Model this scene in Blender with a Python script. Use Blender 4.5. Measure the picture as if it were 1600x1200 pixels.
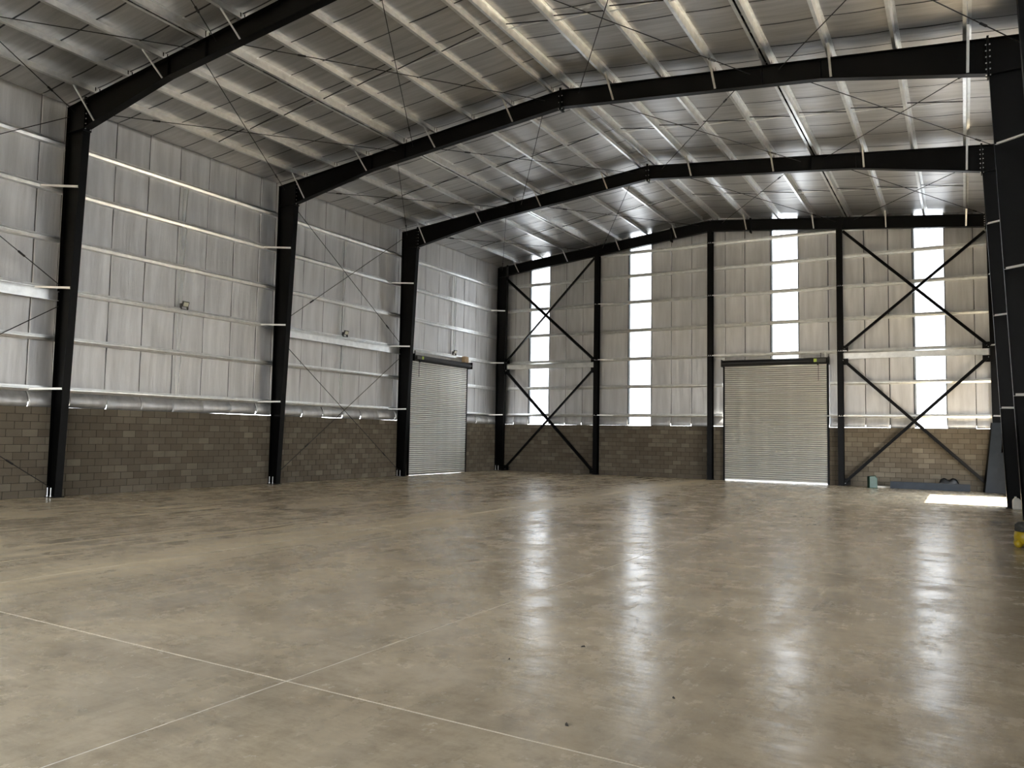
import bpy, math, random
from mathutils import Vector, Matrix
random.seed(7)
for o in list(bpy.data.objects): bpy.data.objects.remove(o)
SC = bpy.context.scene
COL = SC.collection

# ------------------------------------------------------------------ camera
W = 22.58                                     # clear width of the shed, x = 0 (left) .. W (right)
FY = [0.0, 7.64, 14.74, 22.96]                # y of the four portal frames in view
YFRONT, YBACK = -15.3, 23.2
cam = bpy.data.objects.new('camera', bpy.data.cameras.new('camera')); COL.objects.link(cam)
cam.data.sensor_width = 36.0; cam.data.lens = 1212.47 * 36 / 1600
cam.data.clip_start = 0.05; cam.data.clip_end = 500
yaw, pitch, roll = 0.5276, 0.0647, 0.0169
fw = Vector((-math.sin(yaw)*math.cos(pitch), math.cos(yaw)*math.cos(pitch), math.sin(pitch)))
rt = Vector((math.cos(yaw), math.sin(yaw), 0)); up = rt.cross(fw)
r2 = rt*math.cos(roll) + up*math.sin(roll); u2 = up*math.cos(roll) - rt*math.sin(roll)
m = Matrix((r2, u2, -fw)).transposed().to_4x4(); m.translation = (21.1545, -11.8678, 1.879)
cam.matrix_world = m
SC.camera = cam

# ------------------------------------------------------------------ light
SC.view_settings.view_transform = 'Standard'; SC.view_settings.look = 'None'
SC.view_settings.gamma = 1.0; SC.view_settings.use_curve_mapping = False
SC.view_settings.exposure = 0.76
SKY = 9.0
wd = bpy.data.worlds.new('sky'); SC.world = wd; wd.use_nodes = True
nt = wd.node_tree; nt.nodes.clear()
out = nt.nodes.new('ShaderNodeOutputWorld'); bg = nt.nodes.new('ShaderNodeBackground')
tc = nt.nodes.new('ShaderNodeTexCoord'); sp = nt.nodes.new('ShaderNodeSeparateXYZ'); cr = nt.nodes.new('ShaderNodeValToRGB')
nt.links.new(tc.outputs['Generated'], sp.inputs[0]); nt.links.new(sp.outputs['Z'], cr.inputs[0])
cr.color_ramp.elements[0].position = 0.0; cr.color_ramp.elements[0].color = (0.95, 0.97, 1.0, 1)
cr.color_ramp.elements[1].position = 0.7; cr.color_ramp.elements[1].color = (0.74, 0.86, 1.0, 1)
nt.links.new(cr.outputs[0], bg.inputs[0]); bg.inputs[1].default_value = SKY
nt.links.new(bg.outputs[0], out.inputs[0])
sl = bpy.data.lights.new('sun', 'SUN'); sl.energy = 46.0; sl.angle = 0.02; sl.color = (1.0, 0.94, 0.85)
so = bpy.data.objects.new('sun', sl); COL.objects.link(so)
so.rotation_euler = Vector((-0.66, -0.08, -0.80)).to_track_quat('-Z', 'Y').to_euler()   # high sun standing off the right wall
def portal(loc, rot, sx, sy):
    l = bpy.data.lights.new('daylight_portal', 'AREA'); l.shape = 'RECTANGLE'; l.size = sx; l.size_y = sy
    l.cycles.is_portal = True
    o = bpy.data.objects.new('daylight_portal', l); o.location = loc; o.rotation_euler = rot; COL.objects.link(o)
RD = (15.43, 19.92)                            # open roller door in the right wall (y range)
FD = [(3.0, 7.5), (12.5, 17.0)]                # unseen doorways added in the front wall to light the shed (x ranges)
DH = 5.1
RH = 3.0                                        # the right door is rolled up only this far
portal((W+0.3, sum(RD)/2, RH/2), (0, math.pi/2, 0), RH, RD[1]-RD[0])
for a, b in FD: portal(((a+b)/2, YFRONT-0.3, DH/2), (math.pi/2, 0, 0), b-a, DH)

# ------------------------------------------------------------------ materials
class NB:
    def __init__(s, name):
        s.m = bpy.data.materials.new(name); s.m.use_nodes = True; s.t = s.m.node_tree
        s.b = s.t.nodes['Principled BSDF']; s.o = s.t.nodes['Material Output']
    def n(s, typ, **kw):
        nd = s.t.nodes.new(typ)
        for k, v in kw.items(): setattr(nd, k, v)
        return nd
    def l(s, a, b): s.t.links.new(a, b)
    def pos(s, scale=(1, 1, 1), rot=(0, 0, 0), space='world'):
        if space == 'world': src = s.n('ShaderNodeNewGeometry').outputs['Position']
        else: src = s.n('ShaderNodeTexCoord').outputs['Object']
        mp = s.n('ShaderNodeMapping'); mp.inputs['Scale'].default_value = scale; mp.inputs['Rotation'].default_value = rot
        s.l(src, mp.inputs['Vector']); return mp.outputs[0]
    def noise(s, vec, scale, detail=4, rough=0.55):
        nd = s.n('ShaderNodeTexNoise'); s.l(vec, nd.inputs['Vector'])
        nd.inputs['Scale'].default_value = scale; nd.inputs['Detail'].default_value = detail; nd.inputs['Roughness'].default_value = rough
        return nd.outputs['Fac']
    def ramp(s, fac, stops):
        nd = s.n('ShaderNodeValToRGB'); s.l(fac, nd.inputs[0]); e = nd.color_ramp.elements
        while len(e) < len(stops): e.new(0.5)
        for i, (p, c) in enumerate(stops):
            e[i].position = p; e[i].color = (c, c, c, 1) if isinstance(c, (int, float)) else (*c, 1)
        return nd.outputs[0]
    def math(s, op, a, b=None, clamp=False):
        nd = s.n('ShaderNodeMath', operation=op); nd.use_clamp = clamp
        for i, v in enumerate((a, b)):
            if v is None: continue
            if isinstance(v, (int, float)): nd.inputs[i].default_value = v
            else: s.l(v, nd.inputs[i])
        return nd.outputs[0]
    def mix(s, fac, a, b, blend='MIX'):
        nd = s.n('ShaderNodeMix', data_type='RGBA', blend_type=blend)
        for sock, v in ((nd.inputs['Factor'], fac), (nd.inputs[6], a), (nd.inputs[7], b)):
            if isinstance(v, (int, float)): sock.default_value = v
            elif isinstance(v, tuple): sock.default_value = (*v, 1)
            else: s.l(v, sock)
        return nd.outputs[2]
    def bump(s, h, strength, dist=0.01):
        nd = s.n('ShaderNodeBump'); s.l(h, nd.inputs['Height']); nd.inputs['Strength'].default_value = strength
        nd.inputs['Distance'].default_value = dist; s.l(nd.outputs[0], s.b.inputs['Normal'])
    def set(s, **kw):
        for k, v in kw.items():
            i = s.b.inputs[k.replace('_', ' ')]
            if isinstance(v, tuple): i.default_value = (*v, 1)
            elif isinstance(v, (int, float)): i.default_value = v
            else: s.l(v, i)
        return s.m

def simple(name, col, rough=0.5, metal=0.0, var=0.15, scale=6.0):
    b = NB(name); v = b.pos(space='object'); n = b.noise(v, scale, 4)
    c = b.mix(b.ramp(n, [(0.3, 0.0), (0.7, 1.0)]), tuple(x*(1-var) for x in col), tuple(min(1, x*(1+var)) for x in col))
    return b.set(Base_Color=c, Roughness=rough, Metallic=metal)

def foil(name, sc, base=(0.74, 0.74, 0.75), metal=0.85, r0=0.36, bs=0.6):
    b = NB(name)
    n1 = b.noise(b.pos(sc), 1.0, 5, 0.6); n2 = b.noise(b.pos((1, 1, 1)), 45.0, 2); n3 = b.noise(b.pos((1, 1, 1)), 0.35, 3)
    rnd = b.n('ShaderNodeObjectInfo').outputs['Random']
    c = b.mix(b.ramp(n1, [(0.25, 0.0), (0.75, 1.0)]), tuple(x*0.66 for x in base), base)
    c = b.mix(b.math('MULTIPLY', rnd, 0.16), c, tuple(x*0.72 for x in base))
    h = b.math('ADD', b.math('MULTIPLY', n1, 1.0), b.math('MULTIPLY', n2, 0.10))
    b.bump(h, bs, 0.03)
    r = b.math('ADD', b.math('MULTIPLY', n3, 0.15), r0)
    return b.set(Base_Color=c, Roughness=r, Metallic=metal)

M = {}
M['foil_wall'] = foil('foil_wall', (4.0, 4.0, 0.35), (0.69, 0.69, 0.69), 0.74, 0.40, 0.6)
M['foil_roof'] = foil('foil_roof', (0.5, 7.0, 2.0), (0.58, 0.575, 0.565), 0.92, 0.32, 0.4)
M['black_steel'] = simple('black_painted_steel', (0.0013, 0.0013, 0.0013), 0.40, 0.0, 0.35, 2.0)
M['black_steel'].node_tree.nodes['Principled BSDF'].inputs['Specular IOR Level'].default_value = 0.13
M['galv'] = simple('galvanised_steel', (0.74, 0.75, 0.74), 0.30, 0.92, 0.12, 5.0)
M['galv_white'] = simple('bright_galvanised_angle', (0.80, 0.80, 0.78), 0.45, 0.4, 0.05, 5.0)
M['rod'] = simple('dark_steel_rod', (0.018, 0.017, 0.016), 0.5, 0.3, 0.2, 8.0)
M['bolt'] = simple('zinc_bolt', (0.62, 0.62, 0.60), 0.35, 0.8, 0.1, 8.0)
M['slat'] = simple('zinc_roller_slat', (0.86, 0.85, 0.81), 0.38, 0.75, 0.08, 2.0)
M['cladding'] = simple('steel_cladding', (0.045, 0.047, 0.05), 0.7, 0.0, 0.1, 1.0)  # colour darkened to deepen the shade in the foil seams
M['trim_grey'] = simple('grey_folded_trim', (0.30, 0.33, 0.36), 0.45, 0.5, 0.1, 2.0)
M['blue_grey'] = simple('blue_grey_painted_sheet', (0.018, 0.025, 0.034), 0.34, 0.0, 0.2, 3.0)
for _k in ('blue_grey',): M[_k].node_tree.nodes['Principled BSDF'].inputs['Specular IOR Level'].default_value = 0.25
M['black_plastic'] = simple('black_plastic', (0.003, 0.003, 0.0033), 0.5, 0.0, 0.3, 9.0)
M['white_plastic'] = simple('white_plastic', (0.72, 0.72, 0.66), 0.4, 0.0, 0.05, 9.0)
M['yellow'] = simple('yellow_plastic', (0.40, 0.28, 0.008), 0.4, 0.0, 0.25, 9.0)
M['grey_mesh'] = simple('mottled_dark_grey', (0.045, 0.044, 0.036), 0.7, 0.0, 0.6, 40.0)
M['green'] = simple('green_plastic', (0.005, 0.045, 0.026), 0.45, 0.0, 0.25, 9.0)
M['lime'] = simple('lime_motor_cap', (0.42, 0.55, 0.08), 0.4, 0.0, 0.1, 9.0)
M['white_wood'] = simple('pale_wood_lath', (0.74, 0.70, 0.62), 0.6, 0.0, 0.1, 9.0)
M['timber'] = simple('brown_cardboard', (0.40, 0.29, 0.17), 0.7, 0.0, 0.2, 9.0)
M['speck'] = simple('dark_debris', (0.03, 0.025, 0.018), 0.8, 0.0, 0.3, 30.0)
M['lamp_glass'] = simple('floodlight_glass', (0.62, 0.62, 0.50), 0.2, 0.0, 0.05, 9.0)
M['lamp_body'] = simple('floodlight_body', (0.06, 0.06, 0.055), 0.5, 0.0, 0.1, 9.0)

b = NB('concrete_block')
oi = b.n('ShaderNodeObjectInfo').outputs['Random']; ri = b.n('ShaderNodeNewGeometry').outputs['Random Per Island']
rr = b.math('FRACT', b.math('ADD', oi, ri)); v = b.pos()
n1 = b.noise(v, 1.3, 4); n2 = b.noise(v, 60.0, 3)
c = b.ramp(rr, [(0.0, (0.092, 0.074, 0.050)), (0.35, (0.118, 0.097, 0.068)), (0.78, (0.142, 0.119, 0.085)), (1.0, (0.200, 0.172, 0.128))])
c = b.mix(b.math('MULTIPLY', b.ramp(n1, [(0.35, 0.0), (0.65, 1.0)]), 0.45), c, (0.080, 0.064, 0.042))
c = b.mix(b.math('MULTIPLY', n2, 0.25), c, (0.23, 0.195, 0.145))
b.bump(n2, 0.4, 0.004)
M['block'] = b.set(Base_Color=c, Roughness=0.92)
M['mortar'] = simple('mortar', (0.035, 0.028, 0.019), 0.95, 0.0, 0.2, 9.0)

# polished slab: cloudy stains, pale dust swept along the middle joint, scuffs
b = NB('polished_concrete')
p = b.pos()
big = b.noise(p, 0.30, 6, 0.62); mid = b.noise(p, 0.85, 9, 0.70); fine = b.noise(p, 4.5, 9, 0.75); grit = b.noise(p, 60.0, 2)
c = b.ramp(mid, [(0.30, (0.310, 0.245, 0.162)), (0.5, (0.480, 0.396, 0.275)), (0.70, (0.615, 0.518, 0.372))])
c = b.mix(b.math('MULTIPLY', b.ramp(fine, [(0.40, 0.0), (0.66, 1.0)]), 0.45), c, (0.64, 0.535, 0.38))
c = b.mix(b.math('MULTIPLY', b.ramp(fine, [(0.32, 1.0), (0.50, 0.0)]), 0.45), c, (0.25, 0.21, 0.155))
c = b.mix(b.math('MULTIPLY', b.ramp(big, [(0.50, 0.0), (0.62, 1.0)]), 0.42), c, (0.29, 0.242, 0.172))
sx = b.n('ShaderNodeSeparateXYZ'); b.l(b.n('ShaderNodeNewGeometry').outputs['Position'], sx.inputs[0])
dx = b.math('ABSOLUTE', b.math('SUBTRACT', sx.outputs['X'], 11.1))
streak = b.noise(b.pos((3.0, 0.25, 1)), 1.0, 5, 0.65)
band = b.math('MULTIPLY', b.ramp(b.math('DIVIDE', dx, 2.2), [(0.0, 1.0), (0.16, 0.75), (0.45, 0.25), (1.0, 0.0)]), b.ramp(streak, [(0.30, 0.0), (0.62, 1.0)]))
blob = b.math('MULTIPLY', b.ramp(b.noise(b.pos((0.5, 0.32, 1), (0, 0, 0.3)), 0.75, 4, 0.6), [(0.50, 0.0), (0.68, 1.0)]), b.ramp(b.math('DIVIDE', sx.outputs['X'], 22.0), [(0.30, 0.6), (0.62, 0.5), (0.80, 0.1)]))
def scuff(ang, sc, lo, hi):
    return b.ramp(b.noise(b.pos((sc*1.5, sc*0.07, 1), (0, 0, ang)), 1.0, 4, 0.5), [(lo, 0.0), (hi, 1.0)])
sc1 = b.math('MAXIMUM', scuff(0.25, 5.0, 0.575, 0.61), scuff(-0.9, 4.2, 0.585, 0.62))
sc2 = b.math('MAXIMUM', scuff(1.35, 5.5, 0.585, 0.615), scuff(0.75, 3.6, 0.59, 0.62))
patch = b.math('MULTIPLY', b.ramp(b.noise(p, 0.30, 3), [(0.40, 0.15), (0.6, 1.0)]), b.ramp(b.math('DIVIDE', sx.outputs['X'], 22.0), [(0.42, 1.0), (0.66, 0.12)]))
scf = b.math('MULTIPLY', b.math('MAXIMUM', sc1, sc2), patch)
dust = b.math('MAXIMUM', b.math('MAXIMUM', b.math('MULTIPLY', band, 0.95), b.math('MULTIPLY', blob, 0.75)), b.math('MULTIPLY', scf, 0.75), True)
c = b.mix(dust, c, (0.76, 0.635, 0.43))
b.bump(b.math('ADD', b.math('MULTIPLY', b.noise(b.pos((0.8, 2.2, 1)), 2.4, 3), 1.0), b.math('MULTIPLY', fine, 0.16)), 0.30, 0.02)
ro = b.math('ADD', b.ramp(b.noise(b.pos((1.0, 1.0, 1)), 1.5, 9, 0.72), [(0.34, 0.11), (0.50, 0.22), (0.68, 0.42)]), b.math('MULTIPLY', dust, 0.35))
M['concrete'] = b.set(Base_Color=c, Roughness=ro, Specular_IOR_Level=b.ramp(b.noise(b.pos((1, 1.6, 1)), 1.1, 8, 0.7), [(0.36, 0.50), (0.62, 0.14)]))
M['joint'] = simple('dusty_joint_filler', (0.78, 0.71, 0.59), 0.9, 0.0, 0.1, 3.0)

b = NB('translucent_sheet')
tr = b.n('ShaderNodeBsdfTranslucent'); tr.inputs[0].default_value = (0.29, 0.31, 0.34, 1)
df = b.n('ShaderNodeBsdfDiffuse'); df.inputs[0].default_value = (0.8, 0.82, 0.84, 1)
mx = b.n('ShaderNodeMixShader'); mx.inputs[0].default_value = 0.85
b.l(df.outputs[0], mx.inputs[1]); b.l(tr.outputs[0], mx.inputs[2]); b.l(mx.outputs[0], b.o.inputs['Surface'])
M['polycarb'] = b.m
b = NB('outside_ground'); n = b.noise(b.pos(), 0.4, 5)
M['ground'] = b.set(Base_Color=b.mix(n, (0.27, 0.22, 0.15), (0.40, 0.335, 0.24)), Roughness=0.95)

# ------------------------------------------------------------------ mesh helpers
class MB:
    def __init__(s): s.v = []; s.f = []
    def hexa(s, p):                                   # p: 4 bottom + 4 top corners
        k = len(s.v); s.v += [tuple(q) for q in p]
        s.f += [tuple(k+i for i in f) for f in ((3,2,1,0),(4,5,6,7),(0,1,5,4),(1,2,6,5),(2,3,7,6),(3,0,4,7))]
        return s
    def box(s, x0, x1, y0, y1, z0, z1):
        return s.hexa([(x0,y0,z0),(x1,y0,z0),(x1,y1,z0),(x0,y1,z0),(x0,y0,z1),(x1,y0,z1),(x1,y1,z1),(x0,y1,z1)])
    def ext(s, prof, A, B, u, v):                     # closed 2-D outline swept from A to B
        A, B, u, v = Vector(A), Vector(B), Vector(u), Vector(v); k = len(s.v); n = len(prof)
        for P in (A, B): s.v += [tuple(P + u*a + v*c) for a, c in prof]
        s.f += [(k+i, k+(i+1) % n, k+n+(i+1) % n, k+n+i) for i in range(n)]
        s.f += [tuple(range(k+n-1, k-1, -1)), tuple(range(k+n, k+2*n))]
        return s
    def cyl(s, A, B, r, n=8, r2=None):
        A, B = Vector(A), Vector(B); d = (B-A).normalized(); u = d.orthogonal().normalized(); v = d.cross(u); k = len(s.v)
        for P, q in ((A, r), (B, r if r2 is None else r2)):
            s.v += [tuple(P + (u*math.cos(t)+v*math.sin(t))*q) for t in (2*math.pi*i/n for i in range(n))]
        s.f += [(k+i, k+(i+1) % n, k+n+(i+1) % n, k+n+i) for i in range(n)] + [tuple(range(k+n-1, k-1, -1)), tuple(range(k+n, k+2*n))]
        return s
    def grid(s, P):                                   # P[i][j] points
        k = len(s.v); a, c = len(P), len(P[0])
        for row in P: s.v += [tuple(q) for q in row]
        s.f += [(k+i*c+j, k+i*c+j+1, k+(i+1)*c+j+1, k+(i+1)*c+j) for i in range(a-1) for j in range(c-1)]
        return s
    def lathe(s, prof, n=16, c=(0, 0, 0), sx=1, sy=1):
        k = len(s.v); q = len(prof)
        for i in range(n):
            t = 2*math.pi*i/n
            s.v += [(c[0]+r*math.cos(t)*sx, c[1]+r*math.sin(t)*sy, c[2]+z) for r, z in prof]
        s.f += [(k+i*q+j, k+((i+1) % n)*q+j, k+((i+1) % n)*q+j+1, k+i*q+j+1) for i in range(n) for j in range(q-1)]
        return s
    def mesh(s, name, mat, smooth=False):
        me = bpy.data.meshes.new(name); me.from_pydata(s.v, [], s.f); me.materials.append(M[mat])
        if smooth: me.polygons.foreach_set('use_smooth', [True]*len(me.polygons))
        me.update(); return me
    def obj(s, name, mat, parent=None, smooth=False):
        return link(name, s.mesh(name, mat, smooth), parent)
def link(name, data, parent=None, loc=None):
    o = bpy.data.objects.new(name, data); COL.objects.link(o)
    if parent is not None: o.parent = parent
    if loc is not None: o.location = loc
    return o
def bevel(o, w, seg=2):
    md = o.modifiers.new('bevel', 'BEVEL'); md.width = w; md.segments = seg; md.limit_method = 'ANGLE'; return o
def tag(o, label, cat, group=None):
    o['label'] = label; o['category'] = cat
    if group: o['group'] = group
    return o
def struct(o, label=None):
    o['kind'] = 'structure'
    if label: o['label'] = label
    return o
def stuff(o): o['kind'] = 'stuff'; return o
SLOPE = 0.1022
def zr(x): return 10.64 + SLOPE*min(x, W-x)           # rafter top line
def csec(d, f, t=0.006, lip=0.018):                   # C outline, web along first axis at 0, flanges along second
    return [(0,0),(d,0),(d,f),(d-lip,f),(d-lip,f-t),(d-t,f-t),(d-t,t),(t,t),(t,f-t),(lip,f-t),(lip,f),(0,f)]
def zsec(d, f, t=0.006, lip=0.016):                   # Z outline: (u, v): v up along the web
    return [(0,0),(f,0),(f,lip),(f-t,lip),(f-t,t),(t,t),(t,d),(-f,d),(-f,d-lip),(-f+t,d-lip),(-f+t,d-t),(0,d-t)]
def angle(a, t=0.008): return [(0,0),(a,0),(a,t),(t,t),(t,a),(0,a)]
GZ = [2.88, 4.25, 5.58, 6.95, 8.32, 9.60]             # girt levels
PX = [1.22, 2.62, 4.04, 5.42, 6.83, 8.24, 9.66, 10.98]# purlin positions from the eave

# ------------------------------------------------------------------ floor and ground
g = MB().box(-150, 150, -150, 150, -0.60, -0.20).obj('ground', 'ground'); struct(g, 'pale bare ground outside the shed')
fl = link('floor', None); struct(fl, 'polished warm grey concrete floor slab')
XB = [-0.2, 5.6, 11.13, 16.72, W+0.2]; YB = [YFRONT-0.2, -7.55, 0.0, 7.6, 14.7, YBACK+0.1]
J = 0.009
for i in range(4):
    for j in range(5):
        jx0, jx1 = (0 if i == 0 else J), (0 if i == 3 else J); jy0, jy1 = (0 if j == 0 else J), (0 if j == 4 else J)
        MB().box(XB[i]+jx0, XB[i+1]-jx1, YB[j]+jy0, YB[j+1]-jy1, -0.18, 0).obj('slab', 'concrete', fl)
jm = MB()
for x in XB[1:-1]: jm.box(x-J, x+J, YB[0], YB[-1], -0.1, -0.0015)
for y in YB[1:-1]: jm.box(XB[0], XB[-1], y-J, y+J, -0.1, -0.0022)
jm.obj('joint_filler', 'joint', fl)

# ------------------------------------------------------------------ wall bays
def block_run(parent, axis, a0, a1, face, sign, holes=(), single_from=-1e9, ztop=2.4):
    """courses of 390 x 190 blocks between a0 and a1; face = inner face, sign = direction of the inside"""
    me = {}
    st = MB()
    n = round(ztop/0.2)
    for k in range(n):
        z0 = k*0.2 + 0.007; s = a0 - (0.2 if k % 2 else 0.0)
        while s < a1:
            b0, b1 = max(a0, s+0.006), min(a1, s+0.394); s += 0.4
            if b1-b0 < 0.05: continue
            if any(b0 > h0-0.02 and b1 < h1+0.02 for h0, h1 in holes): continue
            for h0, h1 in holes:
                if b0 < h0 < b1: b1 = h0
                if b0 < h1 < b1: b0 = h1
            if b1-b0 < 0.05: continue
            Lk = round(b1-b0, 3); dep = random.choice((0.0, 0.0, 0.002, 0.004))
            key = (Lk,)
            def bx(mb, o, q):
                if axis == 'y': return mb.box(*sorted((0, -0.03*sign)), o, o+Lk, q, q+0.187) if mb is not st else mb.box(*sorted((face, face-0.03*sign)), o, o+Lk, q, q+0.187)
                return mb.box(o, o+Lk, *sorted((0, -0.03*sign)), q, q+0.187) if mb is not st else mb.box(o, o+Lk, *sorted((face, face-0.03*sign)), q, q+0.187)
            if b0 < single_from: bx(st, b0, z0); continue
            if key not in me: me[key] = bx(MB(), 0, 0).mesh('block', 'block')
            loc = (face-dep*sign, b0, z0) if axis == 'y' else (b0, face-dep*sign, z0)
            link('block', me[key], parent, loc)
    if st.v: stuff(st.obj('block_masonry', 'block', parent))

def mortar(mb, axis, a0, a1, face, sign, holes=(), ztop=2.392):
    cuts = [a0]
    for h0, h1 in holes: cuts += [h0, h1]
    cuts.append(a1)
    for i in range(0, len(cuts), 2):
        q0, q1 = cuts[i], cuts[i+1]
        if q1-q0 < 0.02: continue
        fx = sorted((face-0.022*sign, face-0.19*sign))
        if axis == 'y': mb.box(fx[0], fx[1], q0, q1, -0.18, ztop)
        else: mb.box(q0, q1, fx[0], fx[1], -0.18, ztop)

def foil_sheet(parent, axis, a0, a1, plane, sign, zb, ztop, pillow, jit):
    """one vertical width of foil; edges folded back into the seam, foot pillowed over the block wall"""
    w = a1-a0; ss = [0, 0.004, 0.014, 0.035, 0.09, 0.25, 0.5, 0.75, 0.91]
    g0, g1 = random.uniform(0.006, 0.012), random.uniform(0.006, 0.012)
    cols = [(g0, 0.012), (g0+0.006, 0.003), (g0+0.03, 0), (w*0.3, 0), (w*0.5, 0), (w*0.7, 0), (w-g1-0.03, 0), (w-g1-0.006, 0.003), (w-g1, 0.012)]
    zs = []
    if pillow:
        zs = [(zb-0.01, 0.10), (zb+0.01, 0.15), (zb+0.06, 0.19), (zb+0.14, 0.215), (zb+0.24, 0.20), (zb+0.33, 0.14), (zb+0.41, 0.06), (zb+0.47, 0.015)]
    else:
        zs = [(zb, 0.07), (zb+0.05, 0.09), (zb+0.16, 0.085), (zb+0.28, 0.05), (zb+0.40, 0.01)]
    z = zs[-1][0]+0.15
    while z < 12.2: zs.append((z, None)); z += 0.22
    ph = random.uniform(0, 6)
    P = []
    for zz, bl in zs:
        row = []
        for s, back in cols:
            aa = a0+s; tz = ztop(aa); q = min(zz, tz)
            if bl is None:
                gap = 1.36; t = ((q-2.88) % gap)/gap
                off = -0.018*math.sin(math.pi*t)*min(1, s/0.1, (w-s)/0.1) + 0.006*math.sin(q*3.1+s*4+ph)
            else:
                off = bl*(1+jit*(s/w-0.5)) * (1-0.25*(abs(s/w-0.5)*2)**6) - (0.02 if s in (g0, w-g1) else 0)
                q = q + 0.04*jit*(s/w-0.5)*(1 if bl > 0.02 else 0)
            x = plane + sign*(off-back)
            row.append((x, aa, q) if axis == 'y' else (aa, x, q))
        P.append(row)
    return MB().grid(P).obj('foil_sheet', 'foil_wall', parent, True)

def girt(parent, axis, a0, a1, face, sign, z, name='girt'):
    """ribbed channel girt: 200 deep into the wall, 150 face with a rib along the middle"""
    pr = [(0.2, 0), (0.022, 0), (0, 0.062), (0, 0.068), (0.032, 0.074), (0.032, 0.088), (0, 0.094), (0.006, 0.150), (0.2, 0.150), (0.2, 0.144), (0.04, 0.144), (0.04, 0.006), (0.2, 0.006)]
    if axis == 'y': mb = MB().ext(pr, (face, a0, z-0.075), (face, a1, z-0.075), (-sign, 0, 0), (0, 0, 1))
    else: mb = MB().ext(pr, (a0, face, z-0.075), (a1, face, z-0.075), (0, -sign, 0), (0, 0, 1))
    return mb.obj(name, 'galv', parent)
def seams(a0, a1, off, w):
    k = math.ceil((a0-off)/w + 0.08); s = [a0]
    while off+k*w < a1-0.08: s.append(off+k*w); k += 1
    return s+[a1]

def side_wall(i, y0, y1, side, detail=True, door=None, single_from=-1e9, strips=()):
    left = side == 'left'; face = 0.0 if left else W; sg = 1 if left else -1
    plane = face - sg*0.205
    mb = MB(); holes = [door] if door else []
    mortar(mb, 'y', y0, y1, face, sg, holes)
    # outer cladding, open below 2.52 so daylight shows over the block wall
    cx = sorted((face-sg*0.262, face-sg*0.255)); ztop = 10.86
    if door:
        mb.box(cx[0], cx[1], y0, door[0], 2.52, ztop); mb.box(cx[0], cx[1], door[1], y1, 2.52, ztop); mb.box(cx[0], cx[1], door[0], door[1], DH, ztop)
    else:
        e = [y0]+[q for st in strips for q in st]+[y1]
        for k in range(0, len(e), 2): mb.box(cx[0], cx[1], e[k], e[k+1], 2.52, ztop)
    ex = sorted((face-sg*0.258, face-sg*0.21))
    for e0, e1 in (((y0, door[0]), (door[1], y1)) if door else ((y0, y1),)): mb.box(ex[0], ex[1], e0, e1, 2.53, 2.54)   # added closure, keeps daylight out of the cavity behind the foil
    w = struct(mb.obj('wall_'+side, 'mortar'))
    w.data.materials.append(M['cladding'])
    for pgn in w.data.polygons:
        if all(abs(w.data.vertices[v].co.x-face) > 0.25 for v in pgn.vertices): pgn.material_index = 1
    block_run(w, 'y', y0, y1, face, sg, holes, single_from)
    spans = list(zip(*(lambda q: (q[:-1], q[1:]))(seams(y0, y1, 0.42, 1.085))))
    if strips:
        e = [y0]+[q for st in strips for q in st]+[y1]; spans = []
        for k in range(0, len(e), 2):
            n = max(1, round((e[k+1]-e[k])/1.085)); d = (e[k+1]-e[k])/n; spans += [(e[k]+d*q, e[k]+d*(q+1)) for q in range(n)]
    for a, c in spans:
        if door and a > door[0]-0.6 and c < door[1]+0.6:
            foil_sheet(w, 'y', a, c, plane, sg, DH+0.02, lambda q: 10.85, False, 0)
        else: foil_sheet(w, 'y', a, c, plane, sg, 2.385+random.uniform(-0.02, 0.035), lambda q: 10.85, True, random.uniform(-0.35, 0.35))
    for z in GZ:
        if door and z < DH:
            girt(w, 'y', y0, door[0]-0.1, face, sg, z) if door[0]-y0 > 0.5 else None
            girt(w, 'y', door[1]+0.12, y1, face, sg, z)
        else: girt(w, 'y', y0, y1, face, sg, z)
    if detail:                                          # bridging channels between girts at mid bay
        ym = (y0+y1)/2
        for k in range(len(GZ)-1):
            if door and GZ[k] < DH: continue
            for dy, tilt in ((-0.12, 0.03), (0.07, -0.07)):
                MB().ext(angle(0.028, 0.004), (face-sg*0.10, ym+dy+tilt, GZ[k]+0.03), (face-sg*0.10, ym+dy, GZ[k+1]-0.03), (sg, 0, 0), (0, 1, 0)).obj('bridging', 'galv', w)
    return w
LWALLS = []
LD = (15.43, 19.92)
ys = [-7.6]+FY; ys[-1] = 23.262
labs = ['left wall bay nearest the camera with block base, foil lining and girts', 'second left wall bay, block base under foil lining and girts',
        'third left wall bay, cross braced, block base under foil lining', 'last left wall bay around the roller door']
for i in range(4):
    w = side_wall(i, ys[i], ys[i+1], 'left', True, LD if i == 3 else None, -2.9 if i == 0 else -1e9); w['label'] = labs[i]; LWALLS.append(w)
RS = [((-5.7, -4.64), (-2.9, -1.84)), ((1.9, 2.96), (4.7, 5.76)), ((9.3, 10.36), (12.0, 13.06)), ()]    # unseen light strips added in the right wall to brighten the shed
for i in range(4):
    w = side_wall(i, ys[i], ys[i+1], 'right', False, RD if i == 3 else None, 1e9, RS[i]); w['label'] = ('nearest', 'second', 'third', 'last')[i]+' right wall bay, seen edge on behind the dark columns'
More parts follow.
